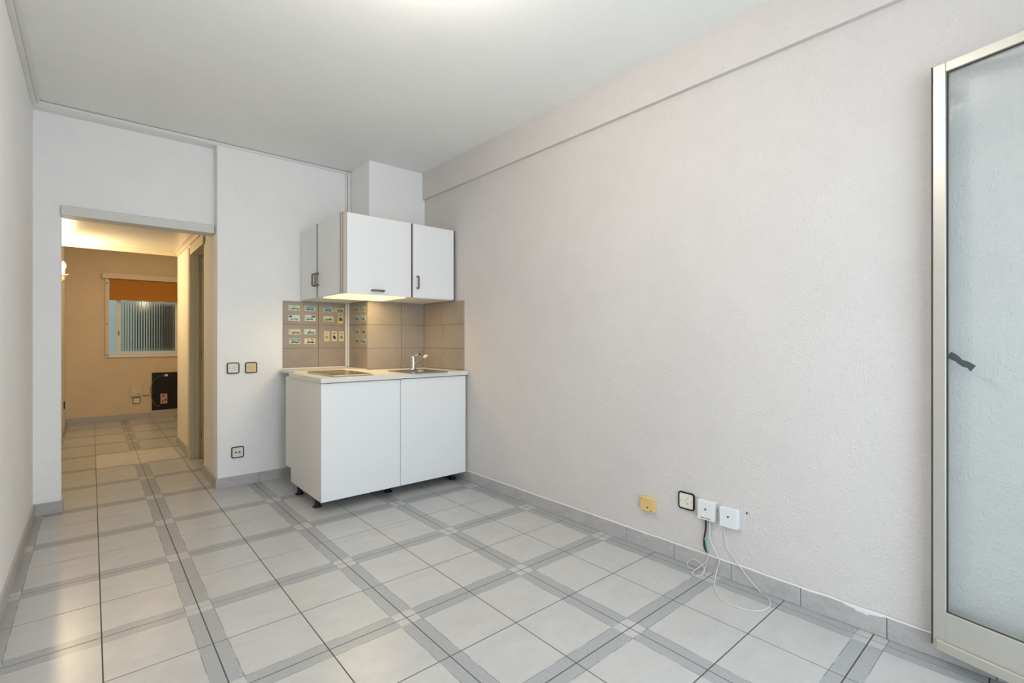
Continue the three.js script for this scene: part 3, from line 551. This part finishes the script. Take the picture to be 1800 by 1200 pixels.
{ // far window
  const o = thing('window_1', 'far window with sliding ribbed glass and orange blind', 'window', [0.55, 0.89, 8.83], null, 'structure');
  const wd = M(0xd8cbb0, 0.55), wm = M(0xe0e0de, 0.4);
  part(o, 'pelmet', box(0.114, 1.12, 1.997, 2.072, 8.76, 8.828, 0.003), wd, 'wooden blind box');
  const st = part(o, 'side_strip', box(0.143, 0.181, 0.888, 1.996, 8.805, 8.829, 0.002), wd);
  for (const y of [0.925, 1.36, 1.93]) part(st, 'screw', new THREE.CylinderGeometry(0.007, 0.007, 0.003, 12).rotateX(Math.PI / 2).translate(0.162, y, -8.8045), hole);
  part(o, 'sill', box(0.182, 1.06, 0.892, 0.935, 8.81, 8.9, 0.003), wm);
  const sash = part(o, 'sash', merge(box(0.267, 0.316, 0.936, 1.98, 8.85, 8.875, 0.003), box(0.951, 0.99, 0.936, 1.98, 8.85, 8.875, 0.003), box(0.316, 0.951, 0.936, 0.975, 8.852, 8.875, 0.003), box(0.316, 0.951, 1.945, 1.98, 8.852, 8.875, 0.003)), wm);
  part(sash, 'latch', box(0.284, 0.298, 1.2, 1.265, 8.843, 8.85, 0.002), M(0x77706a, 0.4, { metalness: 0.6 }));
  { // ribbed pane: a folded sheet with rounded flutes
    const sh = new THREE.Shape(); sh.moveTo(0, 0.005);
    for (let k = 1; k <= 21 * 8; k++) { const f = k / 8; sh.lineTo(f * 0.635 / 21, 0.005 - 0.0045 * (0.5 - 0.5 * Math.cos((f % 1) * 2 * Math.PI))); }
    sh.lineTo(0.635, 0.011); sh.lineTo(0, 0.011);
    const g = new THREE.ExtrudeGeometry(sh, { depth: 0.97, bevelEnabled: false }).rotateX(-Math.PI / 2);   // fluted face to the room
    part(sash, 'ribbed_pane', g.translate(0.316, 0.975, -8.855), P({ color: 0xdfe6e0, roughness: 0.12, transmission: 1, thickness: 0.006, ior: 1.5 }));
  }
  // blind of orange cloth with a soft fold at its foot
  const prof = []; for (let k = 0; k <= 24; k++) { const f = k / 24; prof.push([1.995 - 0.297 * f, 8.8 - 0.006 * Math.sin(f * 5) - (f > 0.75 ? 0.018 * Math.sin((f - 0.75) * 4 * Math.PI / 2) : 0)]); }
  const bp = []; const N = 30; for (let k = 0; k + 1 < prof.length; k++) for (let i = 0; i < N; i++) {
    const x = (q) => 0.187 + 0.9 * q / N, y = (q, n) => prof[n][0] - (n > 20 ? 0.004 * Math.sin(q * 0.9) : 0), a = [x(i), y(i, k), -prof[k][1]], b = [x(i + 1), y(i + 1, k), -prof[k][1]], c = [x(i + 1), y(i + 1, k + 1), -prof[k + 1][1]], d = [x(i), y(i, k + 1), -prof[k + 1][1]];
    bp.push(...a, ...d, ...c, ...a, ...c, ...b);
  }
  const bg = new THREE.BufferGeometry(); bg.setAttribute('position', new THREE.Float32BufferAttribute(bp, 3)); bg.computeVertexNormals(); bg.setAttribute('uv', new THREE.Float32BufferAttribute(new Float32Array(bp.length / 3 * 2), 2));
  part(o, 'blind', uvMetres(bg), new THREE.MeshStandardMaterial({ color: 0xb5782c, roughness: 0.9, side: THREE.DoubleSide }), 'orange-brown cloth blind');
  // light shaft outside
  structure('wall_shaft', 'pale blue wall of the light shaft outside the far window', 'wall', merge(box(-0.6, 2.4, -0.5, 3.9, 10.1, 10.25), box(-0.75, -0.6, -0.5, 3.9, 8.98, 10.25), box(2.4, 2.55, -0.5, 3.9, 8.98, 10.25), box(-0.6, 2.4, 2.7, 3.9, 8.83, 8.98), box(-0.6, 2.4, -0.6, -0.5, 8.98, 10.1)), M(0xd2d6d0, 0.85));
  const w = thing('shaft_window', 'dark window across the light shaft', 'window', [0.95, 1.0, 10.1]);
  part(w, 'pane', box(0.66, 1.3, 0.98, 1.72, 10.085, 10.099), M(0x2a2522, 0.3));
  part(w, 'frame', merge(box(0.62, 0.66, 0.94, 1.76, 10.08, 10.099), box(1.3, 1.34, 0.94, 1.76, 10.08, 10.099), box(0.66, 1.3, 0.94, 0.98, 10.08, 10.099), box(0.66, 1.3, 1.72, 1.76, 10.08, 10.099)), M(0x8a8f88, 0.6));
}
{ // black board on the far wall with a loose cable and an old socket
  const o = thing('wall_board', 'black square board low on the tan far wall', 'board', [0.86, 0.1, 8.83]);
  part(o, 'board', box(0.668, 1.12, 0.108, 0.657, 8.815, 8.829, 0.002), M(0x040404, 0.6));
  const s = thing('old_socket', 'old pinkish socket plate on the black board', 'socket', [0.81, 0.265, 8.815]);
  part(s, 'plate', box(0.768, 0.852, 0.195, 0.342, 8.803, 8.8148, 0.004), M(0xc7a091, 0.5));
  for (const [x, y] of [[0.795, 0.235], [0.828, 0.25], [0.805, 0.31]]) part(s, 'pin_hole', new THREE.CylinderGeometry(0.011, 0.011, 0.002, 16).rotateX(Math.PI / 2).translate(x, y, -8.8025), hole);
  const c = thing('grey_cable', 'thin grey cable curving over the black board', 'cable', [0.7, 0.15, 8.8]);
  part(c, 'cord', tube([[0.82, 0.612, 8.805], [0.76, 0.6, 8.8], [0.69, 0.54, 8.79], [0.653, 0.44, 8.785], [0.655, 0.34, 8.785], [0.68, 0.24, 8.795], [0.715, 0.175, 8.805], [0.765, 0.16, 8.81]], 0.0045, 80), M(0x6c6a62, 0.5));
  part(c, 'plug', box(0.818, 0.858, 0.598, 0.63, 8.798, 8.8145, 0.004), whitePlastic);
  const b = onWall('junction_box', 'cream junction box on the tan far wall above a socket', 'junction box', [0.487, 0.405, 8.83], 0);
  plainBox(b, 0.134, 0.15, 0.03, M(0xd6c7a6, 0.5));
  local(b, 'screw', dot(0.007, 0.03, -0.05, 0.0306), hole);
  solo('cable_stub', 'short brown cable end beside the far cream box', 'cable', tube([[0.56, 0.327, 8.815], [0.6, 0.328, 8.81], [0.635, 0.331, 8.82]], 0.005, 20), M(0x6b5236, 0.6));
}

renderer.render(scene, camera);
